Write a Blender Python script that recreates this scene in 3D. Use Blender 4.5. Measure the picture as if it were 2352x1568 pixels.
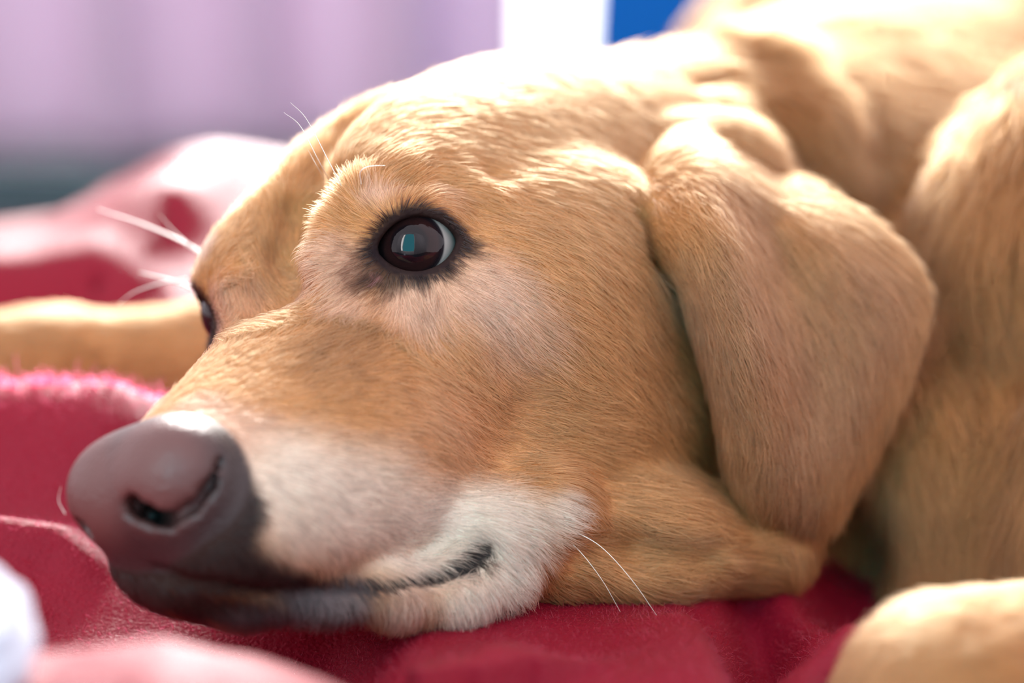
import bpy, math, time
import numpy as np
from mathutils import Vector, Matrix
from mathutils.bvhtree import BVHTree

QUAL = 1.0                                   # grid coarseness of the body
FUR = 1.0                                    # share of the hair to grow
T0 = time.time()
rng = np.random.default_rng(7)
scene = bpy.context.scene
for o in list(bpy.data.objects):
    bpy.data.objects.remove(o)
C = scene.collection

# ------------------------------------------------------------------ camera
FPX, W, H = 5200.0, 2352.0, 1568.0           # focal length in pixels of the 2352x1568 frame
PITCH = math.radians(15.0)
CAMH = 20.9                                  # centimetres above the blanket
S, CO = math.sin(PITCH), math.cos(PITCH)
cam_right = np.array([1.0, 0, 0]); cam_up = np.array([0, S, CO]); cam_fwd = np.array([0, CO, -S])
cam_pos = np.array([0, 0, CAMH])
camd = bpy.data.cameras.new('camera')
camd.sensor_width = 36.0
camd.lens = FPX / W * 36.0
cam = bpy.data.objects.new('camera', camd); C.objects.link(cam)
cam.location = (0, 0, CAMH * .01)
cam.rotation_euler = (math.pi / 2 - PITCH, 0, 0)
camd.clip_start = .01
camd.dof.use_dof = True
camd.dof.focus_distance = .572
camd.dof.aperture_fstop = 4.2
scene.camera = cam

# ------------------------------------------------------------------ light
world = bpy.data.worlds.new('world'); scene.world = world; world.use_nodes = True
bg = world.node_tree.nodes['Background']
bg.inputs[0].default_value = (.97, .88, .95, 1); bg.inputs[1].default_value = .95
def sun(name, toward, strength, angle, col):
    d = bpy.data.lights.new(name, 'SUN'); d.energy = strength; d.angle = math.radians(angle); d.color = col
    o = bpy.data.objects.new(name, d); C.objects.link(o)
    o.rotation_euler = Vector(toward).to_track_quat('Z', 'Y').to_euler()
    return o
sun('sun_offscreen', (.02, .90, .37), 6.4, 18, (1, .96, .92))
scene.view_settings.view_transform = 'Standard'
scene.view_settings.look = 'None'
scene.view_settings.exposure = 0.92
scene.view_settings.gamma = 1.0
scene.view_settings.use_curve_mapping = False
scene.cycles.max_bounces = 5; scene.cycles.diffuse_bounces = 3; scene.cycles.glossy_bounces = 3; scene.cycles.transmission_bounces = 3; scene.cycles.adaptive_threshold = .04

# ------------------------------------------------------------------ coordinates (centimetres)
def P(px, py, d):
    """a point d cm deep in front of the lens, seen at pixel (px, py)"""
    return cam_pos + (px - W / 2) / FPX * d * cam_right - (py - H / 2) / FPX * d * cam_up + d * cam_fwd
def project(p):
    q = np.asarray(p, float) - cam_pos
    d = q @ cam_fwd
    return W / 2 + FPX * (q @ cam_right) / d, H / 2 - FPX * (q @ cam_up) / d, d
def ground(px, py, z=0.0):
    a = P(px, py, 1.0) - cam_pos
    return cam_pos + a * ((z - CAMH) / a[2])
# head frame: f forward to the nose, r to the dog's right (far side), u up; origin between the eyes
HR = np.array([[-0.53035324, -0.782996, -0.32502724],
               [-0.20971505, -0.25030348, 0.94518134],
               [0.82142866, -0.56944308, 0.03145678]])
HT = np.array([-4.66553697, 1.49083523, -60.17949902])
C2W = np.stack([cam_right, cam_up, -cam_fwd], 1)
HM = C2W @ HR                                # head axes in world
HO = cam_pos + C2W @ HT
def HP(f, r, u):
    return HO + HM @ np.array([f, r, u], float)
def to_head(p):
    return (np.asarray(p, float) - HO) @ HM
def nrm(v):
    v = np.asarray(v, float); return v / (np.linalg.norm(v, axis=-1, keepdims=True) + 1e-12)

# ------------------------------------------------------------------ helpers
def new_obj(name, me, parent=None, mat=None):
    o = bpy.data.objects.new(name, me); C.objects.link(o)
    if parent is not None: o.parent = parent
    if mat is not None: me.materials.append(mat)
    return o
def tag(o, label, cat, group=None, kind=None):
    o['label'] = label
    if cat: o['category'] = cat
    if group: o['group'] = group
    if kind: o['kind'] = kind
    return o
def mesh_np(name, v, faces, smooth=True):
    me = bpy.data.meshes.new(name)
    faces = np.asarray(faces, np.int32)
    nf, k = faces.shape
    me.vertices.add(len(v)); me.vertices.foreach_set('co', np.asarray(v, np.float32).ravel())
    me.loops.add(nf * k); me.loops.foreach_set('vertex_index', faces.ravel())
    me.polygons.add(nf)
    me.polygons.foreach_set('loop_start', np.arange(0, nf * k, k, dtype=np.int32))
    if smooth: me.polygons.foreach_set('use_smooth', np.ones(nf, bool))
    me.update(calc_edges=True); me.validate()
    return me
def mat_new(name):
    m = bpy.data.materials.new(name); m.use_nodes = True
    nt = m.node_tree
    return m, nt, nt.nodes['Principled BSDF']


# ================================================================== the room (metres)
def box_me(name, lo, hi):
    x0, y0, z0 = lo; x1, y1, z1 = hi
    v = [(x0, y0, z0), (x1, y0, z0), (x1, y1, z0), (x0, y1, z0), (x0, y0, z1), (x1, y0, z1), (x1, y1, z1), (x0, y1, z1)]
    return mesh_np(name, v, [(0, 3, 2, 1), (4, 5, 6, 7), (0, 1, 5, 4), (1, 2, 6, 5), (2, 3, 7, 6), (3, 0, 4, 7)], smooth=False)
def boxes_me(name, bs):
    vs, fs = [], []
    for lo, hi in bs:
        n = len(vs); x0, y0, z0 = lo; x1, y1, z1 = hi
        vs += [(x0, y0, z0), (x1, y0, z0), (x1, y1, z0), (x0, y1, z0), (x0, y0, z1), (x1, y0, z1), (x1, y1, z1), (x0, y1, z1)]
        fs += [tuple(n + i for i in f) for f in [(0, 3, 2, 1), (4, 5, 6, 7), (0, 1, 5, 4), (1, 2, 6, 5), (2, 3, 7, 6), (3, 0, 4, 7)]]
    return mesh_np(name, vs, fs, smooth=False)
def noise_mat(name, c1, c2, scale, rough=.8, bump=0, sheen=0):
    m, nt, b = mat_new(name)
    n = nt.nodes.new('ShaderNodeTexNoise'); n.inputs['Scale'].default_value = scale; n.inputs['Detail'].default_value = 5
    tc = nt.nodes.new('ShaderNodeTexCoord'); nt.links.new(tc.outputs['Object'], n.inputs['Vector'])
    r = nt.nodes.new('ShaderNodeValToRGB'); r.color_ramp.elements[0].color = (*c1, 1); r.color_ramp.elements[1].color = (*c2, 1)
    r.color_ramp.elements[0].position = .3; r.color_ramp.elements[1].position = .7
    nt.links.new(n.outputs['Fac'], r.inputs[0]); nt.links.new(r.outputs[0], b.inputs['Base Color'])
    b.inputs['Roughness'].default_value = rough; b.inputs['Specular IOR Level'].default_value = .2
    b.inputs['Sheen Weight'].default_value = sheen
    if bump:
        bp = nt.nodes.new('ShaderNodeBump'); bp.inputs['Strength'].default_value = bump; bp.inputs['Distance'].default_value = .002
        nt.links.new(n.outputs['Fac'], bp.inputs['Height']); nt.links.new(bp.outputs[0], b.inputs['Normal'])
    return m
def emit_mat(name, col, strength):
    m = bpy.data.materials.new(name); m.use_nodes = True; nt = m.node_tree; nt.nodes.clear()
    e = nt.nodes.new('ShaderNodeEmission'); e.inputs[0].default_value = (*col, 1); e.inputs[1].default_value = strength
    o = nt.nodes.new('ShaderNodeOutputMaterial'); nt.links.new(e.outputs[0], o.inputs[0])
    return m
FZ = -.32
def struct(name, me, m, label=None, parent=None):
    o = new_obj(name, me, parent, m)
    if parent is None:
        o['kind'] = 'structure'
        if label: o['label'] = label
    return o
M_wall = noise_mat('wall_paint', (.42, .40, .44), (.48, .46, .5), 3)
M_floor = noise_mat('teal_carpet', (.006, .028, .036), (.01, .04, .05), 60, .95, .4)
M_frame = noise_mat('window_paint', (.8, .8, .8), (.85, .85, .85), 8, .4)
struct('floor', box_me('floor', (-2.2, -1.6, FZ - .05), (2.2, 2.95, FZ)), M_floor, 'dark teal carpeted floor beyond the red blanket')
struct('wall_back', boxes_me('wall_back', [((-2.2, 2.82, FZ), (-1.5, 2.92, .42)), ((.62, 2.82, FZ), (2.2, 2.92, .42))]), M_wall, 'pale wall around the bright window')
struct('wall_front', boxes_me('wall_front', [((-2.6, -1.6, FZ), (-1.5, -1.5, 3.0)), ((.1, -1.6, FZ), (2.2, -1.5, 3.0)), ((-1.5, -1.6, FZ), (.1, -1.5, .12)), ((-1.5, -1.6, 2.6), (.1, -1.5, 3.0))]), M_wall, 'pale wall behind the viewer')
# tall bright window between the curtains
w1 = struct('window_1', boxes_me('window_1', [((-1.5, 2.83, FZ), (-1.44, 2.88, .42)), ((.56, 2.83, FZ), (.62, 2.88, .42)), ((-1.44, 2.83, FZ), (.56, 2.88, FZ + .05)), ((-1.44, 2.83, .37), (.56, 2.88, .42))]), M_frame, 'tall window glaring white with daylight')
struct('pane', box_me('pane', (-1.44, 2.86, FZ + .05), (.56, 2.87, .37)), emit_mat('daylight_glass', (1, .98, 1), 2.5), parent=w1)
def framed(x0, x1, zt, mull):
    f = [((x0, -1.58, .12), (x0 + .05, -1.52, zt)), ((x1 - .05, -1.58, .12), (x1, -1.52, zt)), ((x0 + .05, -1.58, .12), (x1 - .05, -1.52, .17)), ((x0 + .05, -1.58, zt - .05), (x1 - .05, -1.52, zt))]
    return f + [((m - .02, -1.575, .17), (m + .02, -1.525, zt - .05)) for m in mull]
# the window that the photograph shows mirrored in the eye
w2 = struct('window_2_offscreen', boxes_me('window_2_offscreen', framed(-1.5, .1, 2.6, [-1.17])), M_frame, 'tall window with teal daylight mirrored in the eye of the dog')
struct('pane_offscreen', box_me('pane_offscreen', (-1.45, -1.57, .17), (-1.19, -1.56, 2.55)), emit_mat('daylight_glass_soft', (1, .96, .94), 10.0), parent=w2)
struct('pane_offscreen', box_me('pane_offscreen', (-1.15, -1.57, .17), (.05, -1.56, 2.55)), emit_mat('teal_glass', (.10, .62, .75), 3.2), parent=w2)

def curtain(name, x0, x1, y, amp, wl, z0, z1, m, label, lean=0.0, seed=1):
    g = np.random.default_rng(seed); ph = g.uniform(0, 6.28, 4)
    nx, nz = int((x1 - x0) / .008), 20
    X = np.linspace(x0, x1, nx); Z = np.linspace(z0, z1, nz)
    xx, zz = np.meshgrid(X, Z, indexing='ij')
    yy = y + amp * (np.sin(xx * 6.283 / wl + ph[0]) + .5 * np.sin(xx * 6.283 / wl * .43 + ph[1]) + .35 * np.sin(xx * 6.283 / wl * 1.9 + ph[2] + zz * .6))
    xx = xx + lean * (zz - z0)
    v = np.stack([xx, yy, zz], -1).reshape(-1, 3)
    i = np.arange(nx * nz).reshape(nx, nz)
    f = np.stack([i[:-1, :-1], i[1:, :-1], i[1:, 1:], i[:-1, 1:]], -1).reshape(-1, 4)
    me = mesh_np(name, v, f)
    o = new_obj(name, me, None, m)
    s = o.modifiers.new('thickness', 'SOLIDIFY'); s.thickness = .003
    return tag(o, label, 'curtain')
def cloth_mat(name, col, trans):
    m, nt, b = mat_new(name)
    b.inputs['Base Color'].default_value = (*col, 1); b.inputs['Roughness'].default_value = .9; b.inputs['Specular IOR Level'].default_value = .1
    t = nt.nodes.new('ShaderNodeBsdfTranslucent'); t.inputs[0].default_value = (*col, 1)
    mx = nt.nodes.new('ShaderNodeMixShader'); mx.inputs[0].default_value = trans
    o = nt.nodes['Material Output']
    nt.links.new(b.outputs[0], mx.inputs[1]); nt.links.new(t.outputs[0], mx.inputs[2]); nt.links.new(mx.outputs[0], o.inputs[0])
    w = nt.nodes.new('ShaderNodeTexNoise'); w.inputs['Scale'].default_value = 300
    bp = nt.nodes.new('ShaderNodeBump'); bp.inputs['Strength'].default_value = .15; bp.inputs['Distance'].default_value = .001
    nt.links.new(w.outputs['Fac'], bp.inputs['Height']); nt.links.new(bp.outputs[0], b.inputs['Normal'])
    return m
curtain('curtain', -1.35, .012, 2.7, .035, .17, FZ + .045, .38, cloth_mat('lilac_cloth', (.62, .50, .60), .45), 'lilac curtain hanging in soft folds to the dark floor')
curtain('curtain', .072, .75, 2.5, .006, .3, FZ + .01, .38, cloth_mat('blue_cloth', (.008, .13, .47), .15), 'saturated blue curtain beside the white window gap', lean=.05, seed=4)

# ------------------------------------------------------------------ helpers
def vnoise(p, scale, seed=0):
    """smooth value noise in -1..1 for an (n, 3) array"""
    q = np.asarray(p, float) * scale + 37.3 * seed
    i = np.floor(q).astype(np.int64); f = q - i; f = f * f * (3 - 2 * f)
    out = 0
    for a in (0, 1):
        for b in (0, 1):
            for c in (0, 1):
                h = (i[:, 0] + a) * 73856093 ^ (i[:, 1] + b) * 19349663 ^ (i[:, 2] + c) * 83492791 ^ (seed * 2654435761)
                h = (h ^ (h >> 13)) * 1274126177 & 0x7fffffff
                v = ((h ^ (h >> 16)) & 0xffff) / 32767.5 - 1
                out = out + v * (f[:, 0] if a else 1 - f[:, 0]) * (f[:, 1] if b else 1 - f[:, 1]) * (f[:, 2] if c else 1 - f[:, 2])
    return out
def smooth(a, b, x):
    t = np.clip((x - a) / (b - a), 0, 1); return t * t * (3 - 2 * t)

# ================================================================== the dog: one continuous body grown from a distance field
def axis_coords(lo, hi, a, b, fine, coarse):
    """grid lines from lo to hi: spacing `fine` between a and b, growing to `coarse` outside"""
    xs = list(np.arange(a, b, fine)); s, x = fine, xs[-1]
    while x < hi: s = min(coarse, s * 1.06); x += s; xs.append(x)
    s, x = fine, xs[0]; pre = []
    while x > lo: s = min(coarse, s * 1.06); x -= s; pre.append(x)
    return np.array(pre[::-1] + xs, np.float32)
class Field:
    def __init__(self, xs, ys, zs):
        self.ax = (xs, ys, zs)
        self.d = np.full((len(xs), len(ys), len(zs)), 9.0, np.float32)
    def box(self, lo, hi):
        sl, g = [], []
        for i in range(3):
            a = max(0, int(np.searchsorted(self.ax[i], lo[i])) - 1); b = min(len(self.ax[i]), int(np.searchsorted(self.ax[i], hi[i])) + 1)
            sl.append(slice(a, b)); sh = [1, 1, 1]; sh[i] = -1
            g.append(self.ax[i][a:b].reshape(sh))
        return tuple(sl), g
    def join(self, sl, d, k):
        o = self.d[sl]
        if o.size == 0: return
        if k <= 0: np.minimum(o, d, out=o); return
        h = np.clip(.5 + .5 * (o - d) / k, 0, 1)
        self.d[sl] = o + (d - o) * h - k * h * (1 - h)
    def cut(self, sl, d, k):
        o = self.d[sl]
        if o.size == 0: return
        h = np.clip(.5 - .5 * (o + d) / k, 0, 1)
        self.d[sl] = o + (-d - o) * h + k * h * (1 - h)
    def ell_d(self, c, rad, M, m):
        c = np.asarray(c, float); rad = np.asarray(rad, float)
        ext = np.sqrt(((np.asarray(M) * rad) ** 2).sum(1)) + m
        sl, g = self.box(c - ext, c + ext)
        q = [(g[0] - c[0]) * M[0, i] + (g[1] - c[1]) * M[1, i] + (g[2] - c[2]) * M[2, i] for i in range(3)]
        k0 = np.sqrt(sum((q[i] / rad[i]) ** 2 for i in range(3))); k1 = np.sqrt(sum((q[i] / rad[i] ** 2) ** 2 for i in range(3))) + 1e-6
        return sl, (k0 * (k0 - 1) / k1).astype(np.float32)
    def ell(self, c, rad, M=np.eye(3), k=1.0, neg=False):
        sl, d = self.ell_d(c, rad, M, k + .8)
        (self.cut if neg else self.join)(sl, d, k)
    def cone(self, a, b, ra, rb, k=1.0, neg=False):
        a = np.asarray(a, float); b = np.asarray(b, float); R = max(ra, rb) + k + .8
        sl, g = self.box(np.minimum(a, b) - R, np.maximum(a, b) + R)
        ab = b - a; L2 = ab @ ab + 1e-9
        q = [g[i] - a[i] for i in range(3)]
        t = np.clip((q[0] * ab[0] + q[1] * ab[1] + q[2] * ab[2]) / L2, 0, 1)
        d = np.sqrt(sum((q[i] - t * ab[i]) ** 2 for i in range(3))) - (ra + (rb - ra) * t)
        (self.cut if neg else self.join)(sl, d.astype(np.float32), k)
    def path(self, pts, k=.5, neg=False):
        """polyline of (point, radius)"""
        for (a, ra), (b, rb) in zip(pts[:-1], pts[1:]): self.cone(a, b, ra, rb, k, neg)
    def sheet(self, pts, rad, k):
        """a flap: union of small balls along a densely sampled sheet"""
        lo, hi = pts.min(0) - 1.2, pts.max(0) + 1.2
        sl, g = self.box(lo, hi)
        shape = tuple(s.stop - s.start for s in sl); D = np.full(shape, 4.0, np.float32)
        gx, gy, gz = [a.ravel() for a in g]
        ix = np.searchsorted(gx, pts[:, 0]); iy = np.searchsorted(gy, pts[:, 1]); iz = np.searchsorted(gz, pts[:, 2])
        n = int(math.ceil(.85 / (.13 * QUAL)))
        rad = np.broadcast_to(rad, len(pts))
        for dx in range(-n, n + 1):
            jx = np.clip(ix + dx, 0, shape[0] - 1); ddx = (gx[jx] - pts[:, 0]) ** 2
            for dy in range(-n, n + 1):
                jy = np.clip(iy + dy, 0, shape[1] - 1); ddy = ddx + (gy[jy] - pts[:, 1]) ** 2
                sel = ddy < 1.0
                if not sel.any(): continue
                for dz in range(-n, n + 1):
                    jz = np.clip(iz[sel] + dz, 0, shape[2] - 1)
                    v = np.sqrt(ddy[sel] + (gz[jz] - pts[sel, 2]) ** 2) - rad[sel]
                    np.minimum.at(D, (jx[sel], jy[sel], jz), v.astype(np.float32))
        self.join(sl, D, k)
    def surface(self):
        """naive surface nets on the rectilinear grid -> vertices, quads"""
        d = self.d; ins = d < 0
        nx, ny, nz = d.shape
        cnt = np.zeros((nx - 1, ny - 1, nz - 1), np.int8)
        for a in (0, 1):
            for b in (0, 1):
                for c in (0, 1): cnt += ins[a:nx - 1 + a, b:ny - 1 + b, c:nz - 1 + c]
        cells = np.argwhere((cnt > 0) & (cnt < 8)).astype(np.int32)
        idx = np.full(cnt.shape, -1, np.int32); idx[cells[:, 0], cells[:, 1], cells[:, 2]] = np.arange(len(cells))
        acc = np.zeros((len(cells), 3)); num = np.zeros(len(cells))
        for ax in range(3):
            o1, o2 = [i for i in range(3) if i != ax]
            for a in (0, 1):
                for b in (0, 1):
                    p = cells.copy(); p[:, o1] += a; p[:, o2] += b
                    q = p.copy(); q[:, ax] += 1
                    v0 = d[p[:, 0], p[:, 1], p[:, 2]].astype(float); v1 = d[q[:, 0], q[:, 1], q[:, 2]].astype(float)
                    cr = (v0 < 0) != (v1 < 0)
                    t = np.where(cr, v0 / np.where(cr, v0 - v1, 1), 0)
                    co = np.stack([self.ax[i][p[:, i]] + (t * (self.ax[i][q[:, i]] - self.ax[i][p[:, i]]) if i == ax else 0) for i in range(3)], 1)
                    acc += co * cr[:, None]; num += cr
        verts = acc / num[:, None]
        quads = []
        for ax in range(3):
            o1, o2 = (ax + 1) % 3, (ax + 2) % 3
            s0 = [slice(None)] * 3; s1 = [slice(None)] * 3; s0[ax] = slice(0, -1); s1[ax] = slice(1, None)
            A, B = ins[tuple(s0)], ins[tuple(s1)]
            e = np.argwhere(A != B)
            e = e[(e[:, o1] > 0) & (e[:, o2] > 0) & (e[:, o1] < d.shape[o1] - 1) & (e[:, o2] < d.shape[o2] - 1)]
            flip = A[e[:, 0], e[:, 1], e[:, 2]]
            def cell(da, db):
                c = e.copy(); c[:, o1] += da; c[:, o2] += db
                return idx[c[:, 0], c[:, 1], c[:, 2]]
            q = np.stack([cell(-1, -1), cell(0, -1), cell(0, 0), cell(-1, 0)], 1)
            q[~flip] = q[~flip][:, ::-1]
            quads.append(q)
        quads = np.concatenate(quads)
        return verts, quads[(quads >= 0).all(1)]

fld = Field(axis_coords(-26, 40, -13, 14, .135 * QUAL, .5), axis_coords(40, 125, 46, 66, .135 * QUAL, .6), axis_coords(-6, 34, -.6, 19, .135 * QUAL, .5))
def hell(c, rad, k=1.0, yaw=0, pitch=0, roll=0, sym=True, neg=False):
    """ellipsoid in head coordinates (f, r, u); yaw about u, pitch about r, roll about f; mirrored if sym"""
    for s in ((1, -1) if sym and c[1] != 0 else (1,)):
        cy, sy = math.cos(math.radians(yaw)), math.sin(math.radians(yaw) * s)
        cp, sp = math.cos(math.radians(pitch)), math.sin(math.radians(pitch))
        cr, sr = math.cos(math.radians(roll)), math.sin(math.radians(roll) * s)
        M = np.array([[cy, -sy, 0], [sy, cy, 0], [0, 0, 1]]) @ np.array([[cp, 0, sp], [0, 1, 0], [-sp, 0, cp]]) @ np.array([[1, 0, 0], [0, cr, -sr], [0, sr, cr]])
        fld.ell(HP(c[0], c[1] * s, c[2]), rad, HM @ M, k, neg)
def hcone(a, b, ra, rb, k=1.0, sym=True, neg=False):
    for s in ((1, -1) if sym and (a[1] != 0 or b[1] != 0) else (1,)):
        fld.cone(HP(a[0], a[1] * s, a[2]), HP(b[0], b[1] * s, b[2]), ra, rb, k, neg)
def hpath(pts, k=.5, neg=False, sym=False):
    for s in ((1, -1) if sym else (1,)):
        fld.path([(HP(f, r * s, u), rad) for f, r, u, rad in pts], k, neg)

# ---- body, neck and legs
fld.ell(P(2140, 340, 112), (14, 16, 11.5), k=3)                          # rib cage and back
fld.ell(P(2560, 300, 108), (16, 18, 13), k=3)
fld.cone(HP(-7, 0, -1.2), P(1960, 520, 86), 5.6, 7.2, 4)                 # neck
fld.cone(P(1960, 520, 86), P(2300, 420, 98), 7.2, 10, 4)
fld.ell(P(2200, 890, 79.5), (9.5, 9.5, 9.5), k=4)                          # chest
fld.ell(P(2560, 900, 72), (7.5, 9, 11), k=2.0)                           # near shoulder
fld.ell(P(2140, 1230, 71), (6.3, 6.0, 5.8), k=3)                       # breast
fld.ell(P(2430, 1180, 67), (5.0, 4.8, 5.6), k=2.5)
fld.cone(P(2060, 1235, 68.5), P(2330, 1190, 67), 2.6, 4.0, 1.5)
fld.cone(HP(-6.5, -2.0, -5.0), P(2060, 1040, 76), 4.0, 6.0, 3)           # throat
fld.cone(P(2620, 1000, 72), P(2900, 1560, 56), 5.0, 3.2, 3)              # near upper arm
fld.cone(P(2900, 1590, 55), P(2218, 1672, 49.5), 3.0, 2.85, 1.5)           # near forearm and paw
fld.cone(P(1500, 800, 84), P(620, 835, 77), 4.2, 2.3, 3)                 # far foreleg lying behind the muzzle
fld.cone(P(620, 835, 77), P(120, 862, 76), 2.25, 1.85, 1.5)
fld.cone(P(120, 862, 76), P(-330, 880, 75), 1.9, 2.5, 1.5)
# ---- skull
hell((-5.0, 0, 0.35), (6.2, 4.75, 4.3), 1, pitch=-5)
hell((-9.0, 0, 0.9), (3.4, 4.0, 3.7), 2)
hell((-1.0, 2.3, 0.95), (2.7, 1.9, 1.8), 1.2, yaw=10)
hell((0.9, 1.7, 0.55), (1.5, 1.05, 1.0), .8)
hcone((0.4, 3.4, -2.0), (-5.0, 5.0, -1.2), 1.4, 1.7, 1.6)
hell((-3.6, 3.9, -3.2), (4.0, 2.7, 4.2), 1.8)
# ---- muzzle
hcone((1.0, 0, -1.95), (7.9, 0, -3.3), 2.5, 1.7, 1.6)
hell((2.2, 1.9, -4.0), (3.6, 2.2, 3.0), 1.6)
hell((5.4, 1.4, -4.5), (3.9, 1.95, 2.3), 1.2, yaw=-4)
hell((8.1, 0.75, -4.75), (1.4, 1.25, 1.4), .9)
hcone((7.0, 0, -5.9), (0, 0, -6.7), 1.15, 2.2, 1.2)
hcone((1.0, 2.4, -7.0), (-4.5, 3.2, -6.0), 1.5, 2.4, 1.6)
hcone((2.6, 0, 0.4), (-2.6, 0, 4.3), .5, .4, 1.4, neg=True)                # furrow between the brows
# ---- authoring aid: where the line of sight through a pixel meets the shape built so far
def surf(px, py, off=0.0):
    r = P(px, py, 1.0) - cam_pos
    t = np.arange(42, 125, .06)
    q = cam_pos + r * t[:, None]
    i = [np.clip(np.searchsorted(fld.ax[k], q[:, k]), 1, len(fld.ax[k]) - 1) for k in range(3)]
    w = [(q[:, k] - fld.ax[k][i[k] - 1]) / (fld.ax[k][i[k]] - fld.ax[k][i[k] - 1]) for k in range(3)]
    v = 0
    for a in (0, 1):
        for b in (0, 1):
            for c in (0, 1):
                v = v + fld.d[i[0] - 1 + a, i[1] - 1 + b, i[2] - 1 + c] * (w[0] if a else 1 - w[0]) * (w[1] if b else 1 - w[1]) * (w[2] if c else 1 - w[2])
    n = int(np.argmax(v < 0))
    return cam_pos + r * (t[n] + off)
def spath(pts, k=.5, neg=False, off=0.0, sym=False):
    """path laid on the surface; (px, py, radius); mirrored to the far side of the head if sym"""
    q = [(surf(x, y, off), rad) for x, y, rad in pts]
    h = [(to_head(p), rad) for p, rad in q]
    fld.path(q, k, neg)
    if sym: fld.path([(HP(p[0], -p[1], p[2]), rad) for p, rad in h], k, neg)
def ppath(pts, k=.5, neg=False, sym=False):
    q = [(P(x, y, d), rad) for x, y, d, rad in pts]
    fld.path(q, k, neg)
    if sym: fld.path([(HP(*(to_head(p) * (1, -1, 1))), rad) for p, rad in q], k, neg)
# ---- nose
hell((8.9, 0, -3.3), (1.35, 2.15, 1.6), .35)
hell((9.05, 1.1, -2.95), (1.02, 1.0, .95), .9)                            # rounded wings of the nose
spath([(322, 1160, .36), (350, 1174, .34)], .15, True, .3)
spath([(322, 1162, .30), (348, 1174, .28)], .15, True, .2)
hell((9.7, 1.5, -3.5), (.4, .35, .3), .18, neg=True, sym=False)
_slit = [(345, 1183, .26), (390, 1188, .23), (440, 1163, .21), (482, 1113, .18), (502, 1052, .1)]
_deep = [(surf(x, y, .42), rad) for x, y, rad in _slit]; _open = [(surf(x, y, .12), rad * .8) for x, y, rad in _slit]
fld.path(_deep, .12, True); fld.path(_open, .12, True)
ppath([(1240, 1265, 58.6, 1.35), (1480, 1245, 60.2, 1.5), (1760, 1240, 62.5, 1.45)], 1.4)   # loose skin under the jaw
# ---- lips
ppath([(1150, 1328, 56.9, .85), (1040, 1362, 56.2, .78), (900, 1368, 55.3, .62), (740, 1376, 54.5, .5), (560, 1378, 53.8, .45), (400, 1350, 53.3, .4)], .7)
ppath([(1235, 1175, 57.6, 1.15), (1130, 1215, 56.7, .8)], 1.0, sym=True)
spath([(1108, 1262, .26), (1075, 1300, .2), (1010, 1325, .14), (900, 1345, .12), (780, 1356, .12), (640, 1356, .12), (500, 1343, .12), (360, 1312, .1)], .3, True, 0)
spath([(1330, 1275, .2), (1450, 1268, .25), (1600, 1285, .25)], .8, True)
# ---- eyes: a bulging lid over each eyeball, opened along an almond
EYE_R = 1.12
EYES = []
for s in (-1, 1):
    ec = np.array([.30, 3.06 * s, .22])
    g = nrm(np.array([.74, .67 * s, .06]))
    right = np.array([HR[0, 0], HR[0, 1] * -s, HR[0, 2]])                # towards the outer corner
    hx = nrm(right - g * (right @ g)); vy = np.cross(g, hx) * (1 if s > 0 else -1)
    if vy[2] < 0: vy = -vy
    a = math.radians(9); hx, vy = hx * math.cos(a) + vy * math.sin(a), vy * math.cos(a) - hx * math.sin(a)
    EYES.append((ec, g, hx, vy))
    wc = HP(*ec)
    fld.ell(wc, (1.36,) * 3, k=.55)
spath([(850, 400, .5), (930, 376, .55), (1020, 370, .55), (1120, 392, .5)], .5, True, -.5)
spath([(840, 440, .4), (930, 420, .5), (1020, 425, .5), (1130, 460, .4)], .5, False, .42)
for ec, g, hx, vy in EYES:
    wc = HP(*ec); G, X, Y = HM @ g, HM @ hx, HM @ vy
    sl, gr = fld.box(wc - 2.2, wc + 2.2)
    q = [gr[i] - wc[i] for i in range(3)]
    gx = q[0] * X[0] + q[1] * X[1] + q[2] * X[2]; gy = q[0] * Y[0] + q[1] * Y[1] + q[2] * Y[2]; gg = q[0] * G[0] + q[1] * G[1] + q[2] * G[2]
    A_, B_ = 1.04, .70; R_ = (A_ * A_ + B_ * B_) / (2 * B_)
    d2 = np.maximum(np.hypot(gx, gy - (R_ - B_)), np.hypot(gx, gy + (R_ - B_))) - R_
    fld.cut(sl, np.maximum(d2, -.25 - gg).astype(np.float32), .14)
# ---- inner edge of the near brow against the furrow
spath([(755, 420, .36), (690, 500, .42), (668, 590, .42), (668, 670, .3)], .5, True, -.2)
spath([(815, 430, .3), (772, 510, .36), (755, 590, .34), (765, 670, .22)], .5, False, .2)
# ---- skin folds
spath([(1540, 190, .3), (1640, 190, .4), (1720, 240, .45), (1790, 310, .45), (1850, 400, .4), (1880, 470, .3)], 1.0, True, -.1)
spath([(1640, 130, .4), (1760, 170, .6), (1840, 270, .6), (1900, 400, .5)], 1.4, False, .3)
spath([(2352, 640, .7), (2290, 800, .9), (2240, 1000, .9), (2200, 1200, .8), (2180, 1320, .6)], 1.8, True, -.2)
fld.ell(surf(1925, 1240, .6), (1.7, 2.8, 2.4), k=1.0, neg=True)              # hollow between throat and chest
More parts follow.
